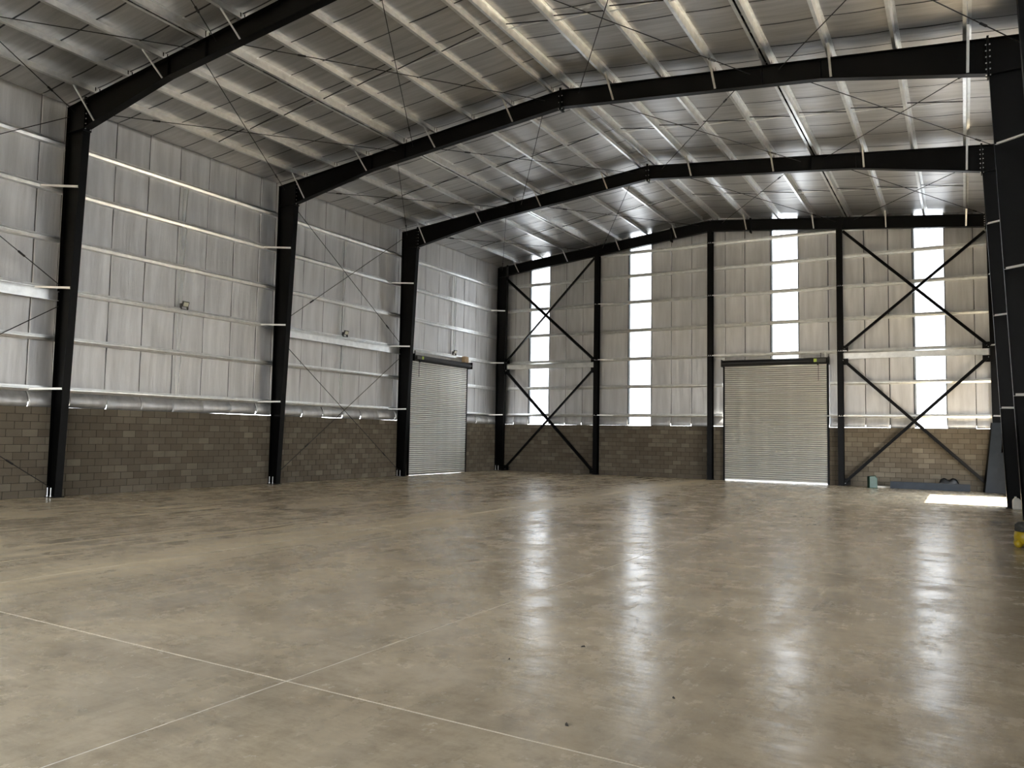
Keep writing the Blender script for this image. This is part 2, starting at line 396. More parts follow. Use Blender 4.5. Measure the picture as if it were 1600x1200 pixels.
# bays behind the viewer, plain
for sd, fx in (('left', 0.0), ('right', W)):
    sg = 1 if sd == 'left' else -1; q = sorted((fx-sg*0.2, fx-sg*0.26))
    mb = MB().box(q[0], q[1], YFRONT, -7.6, 2.4, 10.86); o = struct(mb.obj('wall_'+sd, 'foil_wall'), sd+' wall lining behind the viewpoint')
    q = sorted((fx, fx-sg*0.19)); MB().box(q[0], q[1], YFRONT, -7.6, -0.18, 2.4).obj('block_base', 'block', o)

# far gable wall: four bays between mullions
MX = [0.0, 5.69, 11.29, 16.75, W]
SK = [(1.80, 2.88), (7.27, 8.34), (13.95, 15.02), (19.53, 20.57)]
ED = (11.90, 16.22)
YW = 23.0
def roofz(x): return zr(x)+0.21
gl = ['far wall bay in the left corner, cross braced over block base', 'far wall bay left of the centre mullion with a light strip',
      'far wall bay around the wide roller door', 'far wall bay at the right, cross braced over pale block base']
for i in range(4):
    a0, a1 = MX[i], MX[i+1]; door = ED if i == 2 else None; holes = [door] if door else []
    mb = MB(); mortar(mb, 'x', a0, a1, YW, -1, holes)
    w = struct(mb.obj('wall_back', 'mortar'), gl[i])
    # cladding outside, split round the light strip, open just above the blocks
    cl = MB(); s0, s1 = SK[i]
    for q0, q1 in ((a0-(0.26 if i == 0 else 0), s0), (s1, a1+(0.26 if i == 3 else 0))):
        segs = [(q0, q1, 2.50)]
        if door:
            segs = [(q0, max(q0, door[0]), 2.5), (max(q0, door[0]), min(q1, door[1]), DH), (min(q1, door[1]), q1, 2.5)]
        for e0, e1, zb in segs:
            if e1-e0 < 0.01: continue
            brk = [e0] + ([W/2] if e0 < W/2 < e1 else []) + [e1]
            for f0, f1 in zip(brk[:-1], brk[1:]):
                cl.hexa([(f0, 23.262, zb), (f1, 23.262, zb), (f1, 23.27, zb), (f0, 23.27, zb), (f0, 23.262, roofz(f0)), (f1, 23.262, roofz(f1)), (f1, 23.27, roofz(f1)), (f0, 23.27, roofz(f0))])
    for q0, q1 in ((a0, s0), (s1, a1)): cl.box(q0, q1, 23.21, 23.262, 2.51, 2.52)  # added closure strip, blocks daylight behind the foil
    cl.obj('cladding', 'cladding', w)
    block_run(w, 'x', a0, a1, YW, -1, holes)
    for q0, q1 in ((a0, s0-0.06), (s1+0.02, a1)):
        ed = [q0]; n = max(1, round((q1-q0)/1.08))
        ed = [q0+(q1-q0)*k/n for k in range(n+1)]
        if i == 2: ed = [a0, ED[0]-0.03, 12.75, q1] if q0 == a0 else [q0, ED[1]+0.03, q1]
        for f0, f1 in zip(ed[:-1], ed[1:]):
            zb = 2.400+random.uniform(-0.012, 0.012)
            if door and f1 > door[0]+0.1 and f0 < door[1]-0.1: zb = DH+0.02
            foil_sheet(w, 'x', f0, f1, 23.205, -1, zb, lambda q: roofz(q)-0.01, False, random.uniform(-0.2, 0.2))
    for z in GZ+[10.74]:
        # the girts stop under the sloping rafter
        lo, hi = a0, a1
        if z > 10.2:
            xl = (z+0.35-10.64)/SLOPE
            lo, hi = max(a0, xl), min(a1, W-xl)
            if hi-lo < 0.5: continue
        if door and z < DH:
            girt(w, 'x', a0, door[0]-0.1, YW, -1, z); girt(w, 'x', door[1]+0.1, a1, YW, -1, z)
        else: girt(w, 'x', lo, hi, YW, -1, z)
# light strips
wl = ['white translucent light strip nearest the left corner of the far wall', 'white translucent light strip left of the centre mullion',
      'white translucent light strip above the wide roller door', 'white translucent light strip behind the right cross brace']
for i, (s0, s1) in enumerate(SK):
    zb = 2.42 if i != 2 else DH+0.05
    wn = link('window_%d' % (i+1), None); struct(wn, wl[i])
    P = []
    n = 36
    for zz in (0, 1):
        row = []
        for k in range(n+1):
            x = s0-0.04+(s1-s0+0.08)*k/n; t = (k % 6)/6
            row.append((x, 23.300-(0.022 if t in (0, 1/6) else 0), zb if zz == 0 else roofz(x)))
        P.append(row)
    MB().grid(P).obj('pane', 'polycarb', wn)
    MB().hexa([(s0-0.062, 23.19, zb), (s0-0.002, 23.215, zb), (s0-0.002, 23.26, zb), (s0-0.062, 23.26, zb), (s0-0.062, 23.19, roofz(s0)-0.02), (s0-0.002, 23.215, roofz(s0)-0.02), (s0-0.002, 23.26, roofz(s0)-0.02), (s0-0.062, 23.26, roofz(s0)-0.02)]).obj('edge_trim', 'trim_grey', wn)
    MB().box(s0-0.092, s0-0.060, 23.17, 23.26, zb, roofz(s0)-0.03).obj('edge_strip', 'black_plastic', wn)
    MB().box(s1, s1+0.022, 23.19, 23.26, zb, roofz(s1)-0.03).obj('edge_strip', 'trim_grey', wn)
for k, (s0, s1) in enumerate(q for bay in RS for q in bay):  # unseen right wall strips, added for the light they give
    wn = link('window_%d' % (k+5), None); struct(wn, 'unseen translucent light strip added in the right wall, %s from the front' % ('first', 'second', 'third', 'fourth', 'fifth', 'sixth')[k])
    MB().grid([[(W+0.295-(0.022 if (q % 6) < 2 else 0), s0-0.06+(s1-s0+0.12)*q/36, z) for q in range(37)] for z in (2.40, 10.90)]).obj('pane', 'polycarb', wn)
# front wall behind the viewer with two doorways added to let daylight in
mb = MB(); xs = [-0.26]+[q for d in FD for q in d]+[W+0.26]
for k in range(0, len(xs), 2): mb.box(xs[k], xs[k+1], YFRONT-0.1, YFRONT, -0.18, 10.86)
for a, c in FD: mb.box(a, c, YFRONT-0.1, YFRONT, DH, 10.86)
mb.hexa([(-0.26, YFRONT-0.1, 10.86), (W+0.26, YFRONT-0.1, 10.86), (W+0.26, YFRONT, 10.86), (-0.26, YFRONT, 10.86), (W/2, YFRONT-0.1, 12.05), (W/2+.01, YFRONT-0.1, 12.05), (W/2+.01, YFRONT, 12.05), (W/2, YFRONT, 12.05)])
struct(mb.obj('wall_front', 'foil_wall'), 'front wall behind the viewpoint, with unseen doorways added for daylight')

# ------------------------------------------------------------------ ceiling bays
def roof_sheet(parent, y0, y1, right):
    cols = [(y0+0.022, 0.0), (y0+0.1, 0.0), ((y0+y1)/2, 0), (y1-0.1, 0.0), (y1-0.022, -0.003)]
    P = []; ph = random.uniform(0, 6)
    xs = []; pts = [-0.22]+PX+[W/2]
    for a, c in zip(pts[:-1], pts[1:]):
        n = 7 if c-a > 0.6 else 2
        xs += [(a+(c-a)*k/n, math.sin(math.pi*k/n)*min(1, (c-a)/1.2)) for k in range(n)]
    xs.append((W/2, 0))
    for x, sg in xs:
        row = []
        for y, bk in cols:
            z = 10.64+SLOPE*x+0.203+bk-0.022*sg+0.004*math.sin(x*2.3+ph)*sg
            row.append((W-x if right else x, y, z))
        P.append(row)
    MB().grid(P).obj('foil_sheet', 'foil_roof', parent, True)
RY = [YFRONT, -7.6]+FY; RY[-1] = 23.28
cl_lab = ['roof bay over and behind the viewpoint', 'roof bay nearest the camera at top left, foil above purlins', 'second roof bay with warm lit purlins over the foreground',
          'third roof bay of foil lining and purlins', 'last roof bay against the far wall, pale blue in the daylight']
for k in range(5):
    y0, y1 = RY[k], RY[k+1]
    mb = MB()
    for rgt in (False, True):
        f = (lambda x: W-x) if rgt else (lambda x: x)
        p4 = [(f(-0.42), y0-0.03), (f(W/2+0.02), y0-0.03), (f(W/2+0.02), y1+0.03), (f(-0.42), y1+0.03)]; zz = lambda x: 10.64+SLOPE*min(x, W-x)
        mb.hexa([(x, y, zz(x)+0.26) for x, y in p4]+[(x, y, zz(x)+0.30) for x, y in p4])
    c = struct(mb.obj('ceiling', 'cladding'), cl_lab[k])
    if k == 0:
        for rgt in (False, True):
            f = (lambda x: W-x) if rgt else (lambda x: x)
            p4 = [(f(-0.25), y0), (f(W/2), y0), (f(W/2), y1), (f(-0.25), y1)]
            MB().hexa([(x, y, zz(x)+0.20) for x, y in p4]+[(x, y, zz(x)+0.21) for x, y in p4]).obj('foil_sheet', 'foil_roof', c)
    else:
        s = seams(y0, y1, 0.40, 1.10)
        for a, d in zip(s[:-1], s[1:]):
            for rgt in (False, True): roof_sheet(c, a, d, rgt)
    for rgt in (False, True):
        sg = -1 if rgt else 1; ff = (lambda x: W-x) if rgt else (lambda x: x)
        u = Vector((sg, 0, SLOPE)).normalized(); v = Vector((-SLOPE*sg, 0, 1)).normalized()
        for n, x in enumerate(PX):
            z = 10.64+SLOPE*x+0.002
            MB().ext(zsec(0.2, 0.075), (ff(x), y0, z), (ff(x), y1, z), u, v).obj('purlin', 'galv', c)
            if n == 3:                                   # strut line: a second channel beside the purlin, packed at intervals
                x2 = x+0.20
                MB().ext(zsec(0.2, 0.075), (ff(x2), y0, z+0.02), (ff(x2), y1, z+0.02), -u, v).obj('purlin', 'galv', c)
                if k:
                    q = 9; Ly = (y1-y0)/q
                    for e in range(q):
                        yy = y0+Ly*(e+0.5)
                        MB().hexa([(ff(x+0.02), yy-Ly*.30, z+0.03), (ff(x2-0.02), yy-Ly*.30, z+0.05), (ff(x2-0.02), yy+Ly*.30, z+0.05), (ff(x+0.02), yy+Ly*.30, z+0.03),
                                   (ff(x+0.02), yy-Ly*.30, z+0.16), (ff(x2-0.02), yy-Ly*.30, z+0.18), (ff(x2-0.02), yy+Ly*.30, z+0.18), (ff(x+0.02), yy+Ly*.30, z+0.16)]).obj('packer', 'black_steel', c)
        if k:                                            # bridging across the purlins at mid bay
            ym = (y0+y1)/2+0.08
            for n in range(len(PX)-1):
                xa, xb = PX[n], PX[n+1]
                for dy, za, zb in ((0, 0.05, 0.15), (0.10, 0.13, 0.04)):
                    MB().ext(angle(0.022, 0.004), (ff(xa+0.01), ym+dy, zr(xa)+za), (ff(xb-0.01), ym+dy*0.4, zr(xb)+zb), (0, 1, 0), (0, 0, 1)).obj('bridging', 'rod' if dy == 0 else 'galv', c)

# ------------------------------------------------------------------ portal frames
T, FW = 0.016, 0.2
def frame_meshes(dk, db, Hk, dr, haunch, tag_):
    D = {}
    for sd in (0, 1):
        f = (lambda x: x) if sd == 0 else (lambda x: W-x)
        h = FW/2; mb = MB()
        def slab(xa0, xa1, za, xb0, xb1, zb, hy=h):
            mb.hexa([(f(xa0), -hy, za), (f(xa1), -hy, za), (f(xa1), hy, za), (f(xa0), hy, za), (f(xb0), -hy, zb), (f(xb1), -hy, zb), (f(xb1), hy, zb), (f(xb0), hy, zb)])
        slab(0, T, 0.02, 0, T, 10.63)
        slab(db-T, db, 0.02, dk-T, dk, Hk)
        mb.hexa([(f(T), -.006, .02), (f(db-T), -.006, .02), (f(db-T), .006, .02), (f(T), .006, .02), (f(T), -.006, Hk), (f(dk-T), -.006, Hk), (f(dk-T), .006, Hk), (f(T), .006, Hk)])
        mb.hexa([(f(T), -.006, Hk), (f(dk-T), -.006, Hk), (f(dk-T), .006, Hk), (f(T), .006, Hk), (f(T), -.006, zr(T)-T), (f(dk-T), -.006, zr(dk)-T), (f(dk-T), .006, zr(dk)-T), (f(T), .006, zr(T)-T)])
        slab(T, dk, Hk-T/2, T, dk, Hk+T/2)                                    # stiffener
        mb.hexa([(f(-0.02), -h, zr(0)-T), (f(dk), -h, zr(dk)-T), (f(dk), h, zr(dk)-T), (f(-0.02), h, zr(0)-T), (f(-0.02), -h, zr(0)), (f(dk), -h, zr(dk)), (f(dk), h, zr(dk)), (f(-0.02), h, zr(0))])
        D['column', sd] = mb.mesh('column', 'black_steel')
        mb = MB()
        pts = [(dk, Hk)] + ([(4.27, zr(4.27)-dr)] if haunch else []) + [(W/2, zr(W/2)-dr)]
        if not haunch: pts[0] = (dk, zr(dk)-dr)
        X0, X1 = dk+0.02, W/2-0.02
        mb.hexa([(f(X0), -h, zr(X0)-T), (f(X1), -h, zr(X1)-T), (f(X1), h, zr(X1)-T), (f(X0), h, zr(X0)-T), (f(X0), -h, zr(X0)), (f(X1), -h, zr(X1)), (f(X1), h, zr(X1)), (f(X0), h, zr(X0))])
        for (xa, za), (xb, zb) in zip(pts[:-1], pts[1:]):
            mb.hexa([(f(xa), -h, za), (f(xb), -h, zb), (f(xb), h, zb), (f(xa), h, za), (f(xa), -h, za+T), (f(xb), -h, zb+T), (f(xb), h, zb+T), (f(xa), h, za+T)])
            mb.hexa([(f(xa), -.006, za+T), (f(xb), -.006, zb+T), (f(xb), .006, zb+T), (f(xa), .006, za+T), (f(xa), -.006, zr(xa)-T), (f(xb), -.006, zr(xb)-T), (f(xb), .006, zr(xb)-T), (f(xa), .006, zr(xa)-T)])
        for q in ((4.27, 5.66) if haunch else (5.66,)):                          # web stiffeners
            mb.box(*sorted((f(q-.006), f(q+.006))), -h+.01, h-.01, zr(q)-dr+.01, zr(q)-.01)
        D['rafter', sd] = mb.mesh('rafter', 'black_steel')
        zt, zb = zr(dk)+0.05, (Hk if haunch else zr(dk)-dr)-0.07
        D['knee_plate', sd] = MB().box(*sorted((f(dk-0.012), f(dk+0.032))), -.11, .11, zb, zt).mesh('knee_plate', 'black_steel')
        mb = MB()
        nb = 7
        for e in range(nb):
            z = zb+0.05+(zt-zb-0.10)*e/(nb-1)
            for y in (-.07, .07): mb.cyl((f(dk-0.04), y, z), (f(dk+0.06), y, z), 0.014, 6)
        D['knee_bolts', sd] = mb.mesh('knee_bolts', 'bolt')
        D['base_plate', sd] = MB().box(*sorted((f(-0.02), f(db+0.04))), -.14, .14, 0.0, 0.022).mesh('base_plate', 'black_steel')
        mb = MB()
        for x in (0.08, 0.24):
            for y in (-.115, .115): mb.cyl((f(x), y, 0.02), (f(x), y, 0.26 if y < 0 else 0.10), 0.014, 6).cyl((f(x), y, 0.022), (f(x), y, 0.046), 0.026, 6)
        D['anchor_bolts', sd] = mb.mesh('anchor_bolts', 'bolt')
        # fly braces: girt to inner column flange, purlin to bottom rafter flange
        fb = []
        for z in (GZ[0], GZ[2], GZ[4]):
            xi = db+(dk-db)*z/Hk
            fb.append(((f(-0.03), -0.72, z-0.05), (f(xi-0.04), -0.10, z-0.02)))
        for x in (PX[0], PX[2], PX[4], PX[6]):
            dd = dr
            if haunch and x < 4.27: dd = (zr(dk)-Hk)+(dr-(zr(dk)-Hk))*(x-dk)/(4.27-dk)
            fb.append(((f(x), -0.72, zr(x)+0.06), (f(x+0.02), -0.10, zr(x)-dd+0.03)))
        L = []
        for A, B in fb:
            d = (Vector(B)-Vector(A)).normalized(); s = Vector((0, 0, 1)) if abs(d.z) < 0.6 else Vector((1, 0, 0)); uu = d.cross(s).normalized()
            L.append(MB().ext(angle(0.055, 0.006), A, B, -uu, uu.cross(d).normalized()).mesh('fly_brace', 'galv_white'))
        for q in L[3:]: q.materials[0] = M['galv']
        D['fly_brace', sd] = L
        mb = MB()
        for x in PX+[PX[3]+0.2]:
            mb.box(*sorted((f(x-0.012), f(x-0.004))), -.07, -.045, zr(x), zr(x)+0.22); mb.box(*sorted((f(x-0.012), f(x-0.004))), .045, .07, zr(x), zr(x)+0.22)
        D['purlin_cleats', sd] = mb.mesh('purlin_cleats', 'black_steel')
    D['apex_plate'] = MB().box(W/2-.03, W/2+.03, -.12, .12, zr(W/2)-dr-0.09, zr(W/2)+0.06).mesh('apex_plate', 'black_steel')
    mb = MB()
    for e in range(4):
        z = zr(W/2)-dr-0.05+(dr+0.07)*e/3
        for y in (-.08, .08): mb.cyl((W/2-.06, y, z), (W/2+.06, y, z), 0.014, 6)
    D['apex_bolts'] = mb.mesh('apex_bolts', 'bolt')
    return D
DF = frame_meshes(0.8141, 0.386, 9.918, 0.50, True, 'main')
DE = frame_meshes(0.55, 0.46, 10.15, 0.50, False, 'end')
fl_lab = ['tapered black steel portal frame nearest the camera, rafter leaving the top edge', 'second tapered black portal frame with bolted apex splice in view',
          'third tapered black portal frame standing beside the left roller door', 'straight black end frame against the far wall']
for i, y in enumerate(FY):
    D = DE if i == 3 else DF
    fr = link('portal_frame', None, None, (0, y-(0.10 if i == 3 else 0), 0)); tag(fr, fl_lab[i], 'steel frame', 'black steel portal frames spanning the shed')
    for sd in (0, 1):
        for nm in ('column', 'rafter', 'knee_plate', 'knee_bolts', 'base_plate', 'anchor_bolts', 'purlin_cleats'): stuff(link(nm, D[nm, sd], fr)) if nm.endswith(('bolts', 'cleats')) else link(nm, D[nm, sd], fr)
        for q in D['fly_brace', sd]: link('fly_brace', q, fr)
    if i < 3: link('apex_plate', D['apex_plate'], fr); stuff(link('apex_bolts', D['apex_bolts'], fr))
    else:
        for q in (9.45, 13.1): MB().box(q-.03, q+.03, -.12, .12, zr(q)-0.60, zr(q)+0.05).obj('splice_plate', 'black_steel', fr)

# gable mullions
ml = ['black steel mullion column nearest the left corner of the far wall', 'black steel centre mullion under the roof ridge', 'black steel mullion right of the wide roller door']
for i, x in enumerate(MX[1:4]):
    o = link('mullion_column', None, None, (x, 22.86, 0)); tag(o, ml[i], 'column', 'mullion columns of the far wall')
    zt = zr(x)-0.49
    mb = MB(); h = 0.11
    mb.box(-h, h, -.14, -.128, 0.02, zt).box(-h, h, .128, .14, 0.02, zt).box(-.005, .005, -.128, .128, 0.02, zt)
    mb.obj('column', 'black_steel', o)
    MB().box(-.15, .15, -.18, .14, 0, 0.02).obj('base_plate', 'black_steel', o)
    for z in ((GZ[0], GZ[2], GZ[4]) if i == 0 else (GZ[0], GZ[2], GZ[4], 10.74) if i == 1 else (GZ[0], GZ[2], GZ[4])):
        if i == 1 and z < DH: continue
        MB().ext(angle(0.05, 0.006), (-0.05, -.14, z-0.03), (0.82, .13, z-0.03), (0, -1, 0), (0, 0, 1)).obj('fly_brace', 'galv_white', o)
        if i != 0: MB().ext(angle(0.05, 0.006), (0.05, -.14, z-0.03), (-0.82, .13, z-0.03), (0, -1, 0), (0, 0, 1)).obj('fly_brace', 'galv_white', o)

# ------------------------------------------------------------------ bracing
def xbrace(name, label, A, B, C2, D2, r, group, ang=False, mat='rod', plate=None):
    o = link(name, None, None, tuple((Vector(A)+Vector(B))/2)); c = o.location.copy(); tag(o, label, 'brace', group)
    for k, (P, Q) in enumerate(((A, B), (C2, D2))):
        P, Q = Vector(P)-c, Vector(Q)-c; d = (Q-P).normalized()
        if ang:
            s = Vector((0, 1, 0)); uu = d.cross(s).normalized(); off = Vector((0, -0.012-0.012*k, 0))
            MB().ext(angle(r, 0.008), P+off-uu*r/2, Q+off-uu*r/2, uu, -s).obj('brace_angle', mat, o)
        else:
            ro = MB().cyl(P, Q, r, 6).obj('rod', mat, o)
            t = P+(Q-P)*(0.86 if k else 0.22)
            MB().cyl(t-d*0.10, t+d*0.10, r*2.3, 6).obj('turnbuckle', mat, ro)
    if plate:
        for q in plate:
            q = Vector(q)-c; MB().box(q.x-.14, q.x+.14, q.y-.006, q.y+.006, q.z-.13, q.z+.13).obj('gusset_plate', 'black_steel', o)
            mb = MB()
            for e in (-.06, 0, .06): mb.cyl((q.x+e, q.y-.03, q.z+e*(1 if q.x*q.z > 0 else -1)), (q.x+e, q.y+.006, q.z+e*(1 if q.x*q.z > 0 else -1)), 0.016, 6)
            stuff(mb.obj('bolts', 'bolt', o))
    return o
# left wall rods
for (y0, y1, nm) in ((-7.5, -0.1, 'in the bay at the left edge'), (7.74, 14.62, 'between the second and third frames')):
    xbrace('cross_brace', 'upper thin dark rod cross on left wall '+nm, (.1, y0, 5.70), (.1, y1, 10.35), (.13, y0, 10.35), (.13, y1, 5.68), 0.012, 'rod crosses on the left wall')
    xbrace('cross_brace', 'lower thin dark rod cross on left wall '+nm, (.1, y0, 0.28), (.1, y1, 5.12), (.13, y0, 5.12), (.13, y1, 0.28), 0.012, 'rod crosses on the left wall')
    st = MB().ext(csec(0.26, 0.07), (0.03, y0, 5.26), (0.03, y1, 5.26), (0, 0, 1), (1, 0, 0)).obj('wall_strut', 'galv')
    tag(st, 'deep galvanised strut beam on left wall '+nm, 'beam', 'deep wall struts')
for (x0, x1, nm, ztl, ztr) in ((0.62, 5.56, 'by the left corner', 9.95, 10.62), (16.90, 21.98, 'at the right', 10.62, 10.02)):
    a, c2 = x0, x1; yy = 22.80
    xbrace('cross_brace', 'upper dark steel angle cross on far wall '+nm, (a, yy, 5.68), (c2, yy, ztr), (a, yy, ztl), (c2, yy, 5.62), 0.12, 'angle crosses on the far wall', True, 'black_steel',
           [(a+.02, yy+.015, 5.66), (c2-.02, yy+.015, 5.60)])
    xbrace('cross_brace', 'lower dark steel angle cross on far wall '+nm, (a, yy, 0.15), (c2, yy, 5.12), (a, yy, 5.16), (c2, yy, 0.2), 0.12, 'angle crosses on the far wall', True, 'black_steel',
           [(a+.02, yy+.015, 5.12), (c2-.02, yy+.015, 5.08), (a+.06, yy+.015, 0.16), (c2-.04, yy+.015, 0.18)])
    st = MB().ext(csec(0.24, 0.07), (x0-.05, 22.93, 5.24), (x1+.05, 22.93, 5.24), (0, 0, 1), (0, -1, 0)).obj('wall_strut', 'galv')
    tag(st, 'deep galvanised strut beam on far wall '+nm, 'beam', 'deep wall struts')
YY = [-7.6]+FY
bn = ['roof bay nearest the camera', 'second roof bay', 'third roof bay', 'last roof bay']
for k in range(4):
    y0, y1 = YY[k]+0.02, YY[k+1]-0.02-(0.1 if k == 3 else 0)
    for rgt in (0, 1):
        f = (lambda x: x) if not rgt else (lambda x: W-x)
        for (xa, xb, nm) in ((0.22, 5.25, 'eave'), (5.95, 10.75, 'ridge')):
            if k == 0 and rgt: continue
            za, zb = zr(xa)-0.12, zr(xb)-0.12
            xbrace('roof_cross_brace', 'thin dark rod cross under the %s, %s slope, %s panel' % (bn[k], ('left', 'right')[rgt], nm),
                   (f(xa), y0, za), (f(xb), y1, zb), (f(xb), y0, zb-0.04), (f(xa), y1, za-0.04), 0.012, 'rod crosses under the roof')

# ------------------------------------------------------------------ roller doors
def slat_mesh(L, axis):
    P = 0.073; n = 6
    prof = [(0.036*math.sin(math.pi*(0.04+0.92*i/n))**0.8, P*i/n) for i in range(n+1)]; prof += [(a-0.004, c) for a, c in reversed(prof)]
    if axis == 'x': return MB().ext(prof, (0, 0, 0), (L, 0, 0), (0, -1, 0), (0, 0, 1)).mesh('slat', 'slat', False)
    return MB().ext(prof, (0, 0, 0), (0, L, 0), (1, 0, 0), (0, 0, 1)).mesh('slat', 'slat', False)
def roller_door(name, label, axis, a0, a1, face, gap, closed=True, motor_at=1):
    """built along x at y=face (inside is -y) or along y at x=face (inside is +x / -x by sign)"""
    d = link(name, None); struct(d, label)
    sg = -1 if axis == 'x' else (1 if face < 5 else -1)
    def bx(p0, p1, q0, q1, z0, z1, nm, mat, par=d):
        q = sorted((face+sg*q0, face+sg*q1))
        mb = MB().box(p0, p1, q[0], q[1], z0, z1) if axis == 'x' else MB().box(q[0], q[1], p0, p1, z0, z1)
        return mb.obj(nm, mat, par)
    def cy(p0, p1, q, z, r, nm, mat, par=d, n=14):
        A, B = ((p0, face+sg*q, z), (p1, face+sg*q, z)) if axis == 'x' else ((face+sg*q, p0, z), (face+sg*q, p1, z))
        return MB().cyl(A, B, r, n).obj(nm, mat, par, False)
    if closed:
        me = slat_mesh(a1-a0-0.02, axis)
        n = int((DH-0.02-gap)/0.0895)
        for k in range(n):
            z = gap+0.06+k*0.0895
            link('slat', me, d, (a0+0.01, face+sg*0.03, z) if axis == 'x' else (face+sg*0.03, a0+0.01, z))
        bx(a0+0.01, a1-0.01, 0.012, 0.026, gap+0.05, DH-0.02, 'groove_shade', 'cladding')  # dark sheet standing in for shade in the grooves between slats
        bx(a0+0.01, a1-0.01, 0.015, 0.055, gap, gap+0.06, 'bottom_rail', 'galv')
    bx(a0-0.06, a0+0.02, 0.0, 0.07, 0, DH-0.02, 'guide_rail', 'black_steel'); bx(a1-0.02, a1+0.06, 0.0, 0.07, 0, DH-0.02, 'guide_rail', 'black_steel')
    cy(a0-0.05, a1+0.05, 0.17, DH+0.10, 0.135, 'roller_drum', 'black_plastic')
    bx(a0-0.09, a0-0.07, 0.0, 0.32, DH-0.06, DH+0.26, 'end_bracket', 'black_steel'); bx(a1+0.07, a1+0.09, 0.0, 0.32, DH-0.06, DH+0.26, 'end_bracket', 'black_steel')
    if closed:
        e = a1 if motor_at else a0; s = -1 if motor_at else 1
        mo = bx(*sorted((e+s*0.02, e+s*0.42)), 0.24, 0.40, DH+0.03, DH+0.17, 'motor', 'lamp_body')
        bx(*sorted((e+s*0.36, e+s*0.48)), 0.235, 0.405, DH+0.035, DH+0.165, 'motor_cap', 'lime', mo)
        bx(*sorted((e+s*0.30, e+s*0.36)), 0.26, 0.32, DH-0.10, DH+0.03, 'chain_guide', 'black_plastic', mo)
        bx(*sorted((e+s*0.31, e+s*0.325)), 0.27, 0.285, DH-0.75, DH-0.10, 'pull_chain', 'rod', mo)
        bx(*sorted((e+s*0.03, e+s*0.10)), 0.03, 0.08, DH+0.2, DH+0.50, 'hanger', 'galv_white'); bx(*sorted((e+s*0.24, e+s*0.26)), 0.05, 0.09, DH+0.2, DH+0.44, 'hanger', 'black_steel')
    return d
roller_door('door_1', 'wide closed galvanised roller door in the far wall', 'x', ED[0], ED[1], YW, 0.004, True, 1)
d2 = roller_door('door_2', 'closed galvanised roller door in the left wall beside the third frame', 'y', LD[0], LD[1], 0.0, 0.006, True, 0)
MB().box(0.05, 0.22, 19.45, 19.80, DH+0.24, DH+0.52).obj('control_box', 'timber', d2)
MB().box(0.05, 0.08, 20.0, 20.22, DH+0.12, DH+0.42).obj('hanger', 'galv_white', d2)
roller_door('door_3', 'part raised roller door over the bright opening in the right wall', 'y', RD[0], RD[1], W, RH, True)

# ------------------------------------------------------------------ floodlights on the left wall
for y, lb in ((3.86, 'small floodlight on the girt of the second left wall bay'), (11.22, 'small floodlight above the strut between second and third frames'), (18.86, 'small floodlight above the left roller door')):
    o = link('floodlight', None, None, (-0.04, y, 5.62)); tag(o, lb, 'floodlight', 'floodlights on the left wall')
    bd = MB().box(-.02, .03, -.11, .11, -.085, .085).obj('body', 'lamp_body', o); bd.location = (0.09, 0, 0.17); bd.rotation_euler = (0, 0.35, 0)
    gp = MB().box(.031, .036, -.085, .085, -.062, .062).obj('lens', 'lamp_glass', bd)
    MB().box(.0, .08, -.125, -.11, .0, .18).box(.0, .08, .11, .125, .0, .18).box(.0, .08, -.125, .125, .0, .012).obj('bracket', 'lamp_body', o)

# ------------------------------------------------------------------ things on the floor
o = link('steel_trough', None, None, (18.60, 22.30, 0)); o.rotation_euler = (0, 0, -0.03)
tag(o, 'long blue grey folded steel section lying along the far wall', 'steel section')
MB().box(0, 2.72, 0, .012, .02, .275).box(0, 2.72, 0, .22, .008, .02).box(0, 2.72, .208, .22, .02, .275).obj('folded_sheet', 'blue_grey', o)
MB().box(0, 2.72, -.004, .05, .262, .276).obj('lip', 'blue_grey', o)
o = MB().box(18.10, 19.4, 22.55, 22.62, 0.0, 0.07).obj('timber_lath', 'white_wood'); tag(o, 'pale thin lath poking out behind the long steel section', 'lath')
# green container: upright body with sloping shoulder, neck and handle
o = link('green_container', None, None, (17.98, 22.05, 0)); o.rotation_euler = (0, 0, 0.5); tag(o, 'small green upright container on the floor by the far wall', 'container')
bevel(MB().ext([(-.16, 0), (.16, 0), (.16, .40), (.05, .48), (-.16, .46)], (0, -.11, 0), (0, .11, 0), (1, 0, 0), (0, 0, 1)).obj('body', 'green', o), 0.02)
MB().cyl((.10, 0, .43), (.13, 0, .49), .03, 10).obj('cap', 'green', o)
# black bundle: two rounded humps joined by a lower saddle
o = link('black_bundle', None, None, (20.62, 22.42, 0.278)); tag(o, 'black bundle with two humps on top of the long steel section', 'bundle')
P = []
for i in range(17):
    s = i/16; x = (s-0.5)*0.66; top = 0.24*(math.sin(math.pi*min(1, max(0, s)))**0.35)*(1-0.42*math.exp(-((s-0.48)/0.15)**2))
    P.append([(x, 0.13*math.cos(t)*(math.sin(math.pi*s)**0.25+0.02), max(0.0, top*math.sin(t))+0.001) for t in (math.pi*j/10 for j in range(11))])
MB().grid(P).obj('cover', 'black_plastic', o, True)
MB().box(-.30, .30, -.11, .11, 0.0, 0.03).obj('base', 'black_plastic', o)
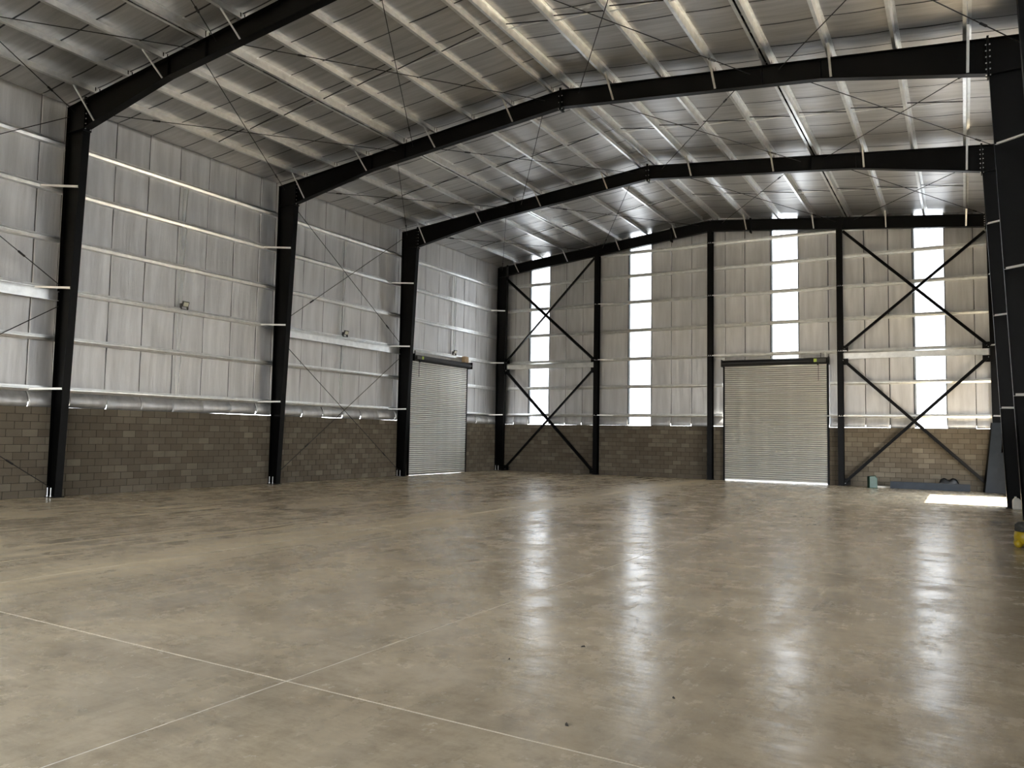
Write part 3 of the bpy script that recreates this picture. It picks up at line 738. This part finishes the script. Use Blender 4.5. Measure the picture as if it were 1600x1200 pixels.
# folded sheets leaning in the right corner
o = link('leaning_flashing', None, None, (21.80, 22.36, 0)); o.rotation_euler = (0, 0, -0.12); tag(o, 'tall blue grey folded metal sheet leaning in the right corner', 'metal sheet')
MB().hexa([(0, 0, 0), (.44, -.04, 0), (.44, -.03, 0), (0, .012, 0), (.26, .20, 2.62), (.60, .17, 2.62), (.60, .18, 2.62), (.26, .212, 2.62)]).obj('face', 'blue_grey', o)
MB().hexa([(-.09, .16, 0), (0, 0, 0), (0.012, .012, 0), (-.08, .17, 0), (.20, .34, 2.62), (.26, .20, 2.62), (.272, .212, 2.62), (.21, .35, 2.62)]).obj('return_flange', 'black_steel', o)
o = link('leaning_flashing', None, None, (22.17, 22.18, 0)); o.rotation_euler = (0, 0, -0.06); tag(o, 'shorter dark blue grey metal sheet leaning in front of the tall one', 'metal sheet')
MB().hexa([(0, 0, 0), (.36, -.02, 0), (.36, -.01, 0), (0, .01, 0), (.06, .14, 1.45), (.40, .12, 1.60), (.40, .13, 1.60), (.06, .15, 1.45)]).obj('face', 'blue_grey', o)
MB().hexa([(.34, -.02, 0), (.36, -.02, 0), (.36, .10, 0), (.34, .10, 0), (.385, .12, 1.6), (.40, .12, 1.6), (.40, .2, 1.6), (.385, .2, 1.6)]).obj('return_flange', 'black_steel', o)
# white jerrycan beside the third right column
o = link('white_jerrycan', None, None, (22.41, 14.40, 0)); tag(o, 'white plastic jerrycan standing by the right column foot', 'jerrycan')
bevel(MB().ext([(-.11, 0), (.11, 0), (.11, .25), (.05, .32), (-.05, .335), (-.11, .26)], (0, -.09, 0), (0, .09, 0), (1, 0, 0), (0, 0, 1)).obj('body', 'white_plastic', o), 0.03, 3)
MB().cyl((-.03, 0, .32), (-.03, 0, .36), .028, 12).obj('cap', 'white_plastic', o)
# yellow machine at the right edge
o = link('yellow_vacuum', None, None, (22.10, 5.02, 0)); tag(o, 'yellow wheeled canister with dark mottled top at the right edge', 'canister machine')
MB().lathe([(0, .06), (.15, .06), (.185, .10), (.20, .18), (.19, .27), (.17, .285), (0, .285)], 20).obj('tank', 'yellow', o, True)
hd = MB().lathe([(0.175, .285), (.19, .31), (.185, .40), (.13, .455), (0, .465)], 20).obj('head', 'grey_mesh', o, True)
P = []
for i in range(15):
    t = math.pi*i/14
    P.append([(0.20*math.cos(t)+(0.0), y, .285+.195*math.sin(t)*1.02) for y in (-.03, .03)])
mb = MB().grid(P); MB.grid(mb, [[(x*0.92, y, .285+(z-.285)*0.93) for x, y, z in row] for row in P]); mb.obj('rim', 'yellow', hd)
for dx, dy in ((-.13, -.11), (.13, -.11), (-.13, .12), (.13, .12)):
    prof = [(0.0, 0.0), (.035, .006), (.065, .03), (.075, .07), (.062, .11), (.03, .135), (0, .14)]
    MB().lathe(prof, 12, (dx, dy, 0)).obj('caster', 'yellow', o, True)
# small dark scraps on the floor
for (px, py, sl_) in ((18.19, -5.44, 'farthest out on the open floor'), (19.31, -6.31, 'farthest right on the open foreground floor'), (18.89, -7.20, 'just beyond the foreground joint line'), (17.83, -6.13, 'farthest left on the open foreground floor')):
    s = random.uniform(.014, .024); o = link('scrap', None, None, (px, py, 0)); o.rotation_euler = (0, 0, random.uniform(0, 3))
    MB().hexa([(-s, -s*.4, 0), (s, -s*.2, 0), (s*.8, s*.4, 0), (-s*.7, s*.5, 0), (-s*.6, -s*.2, s*.5), (s*.5, 0, s*.7), (s*.3, s*.2, s*.6), (-s*.4, s*.3, s*.4)]).obj('flake', 'speck', o)
    tag(o, 'tiny dark scrap of debris '+sl_, 'debris', 'tiny scraps on the floor')
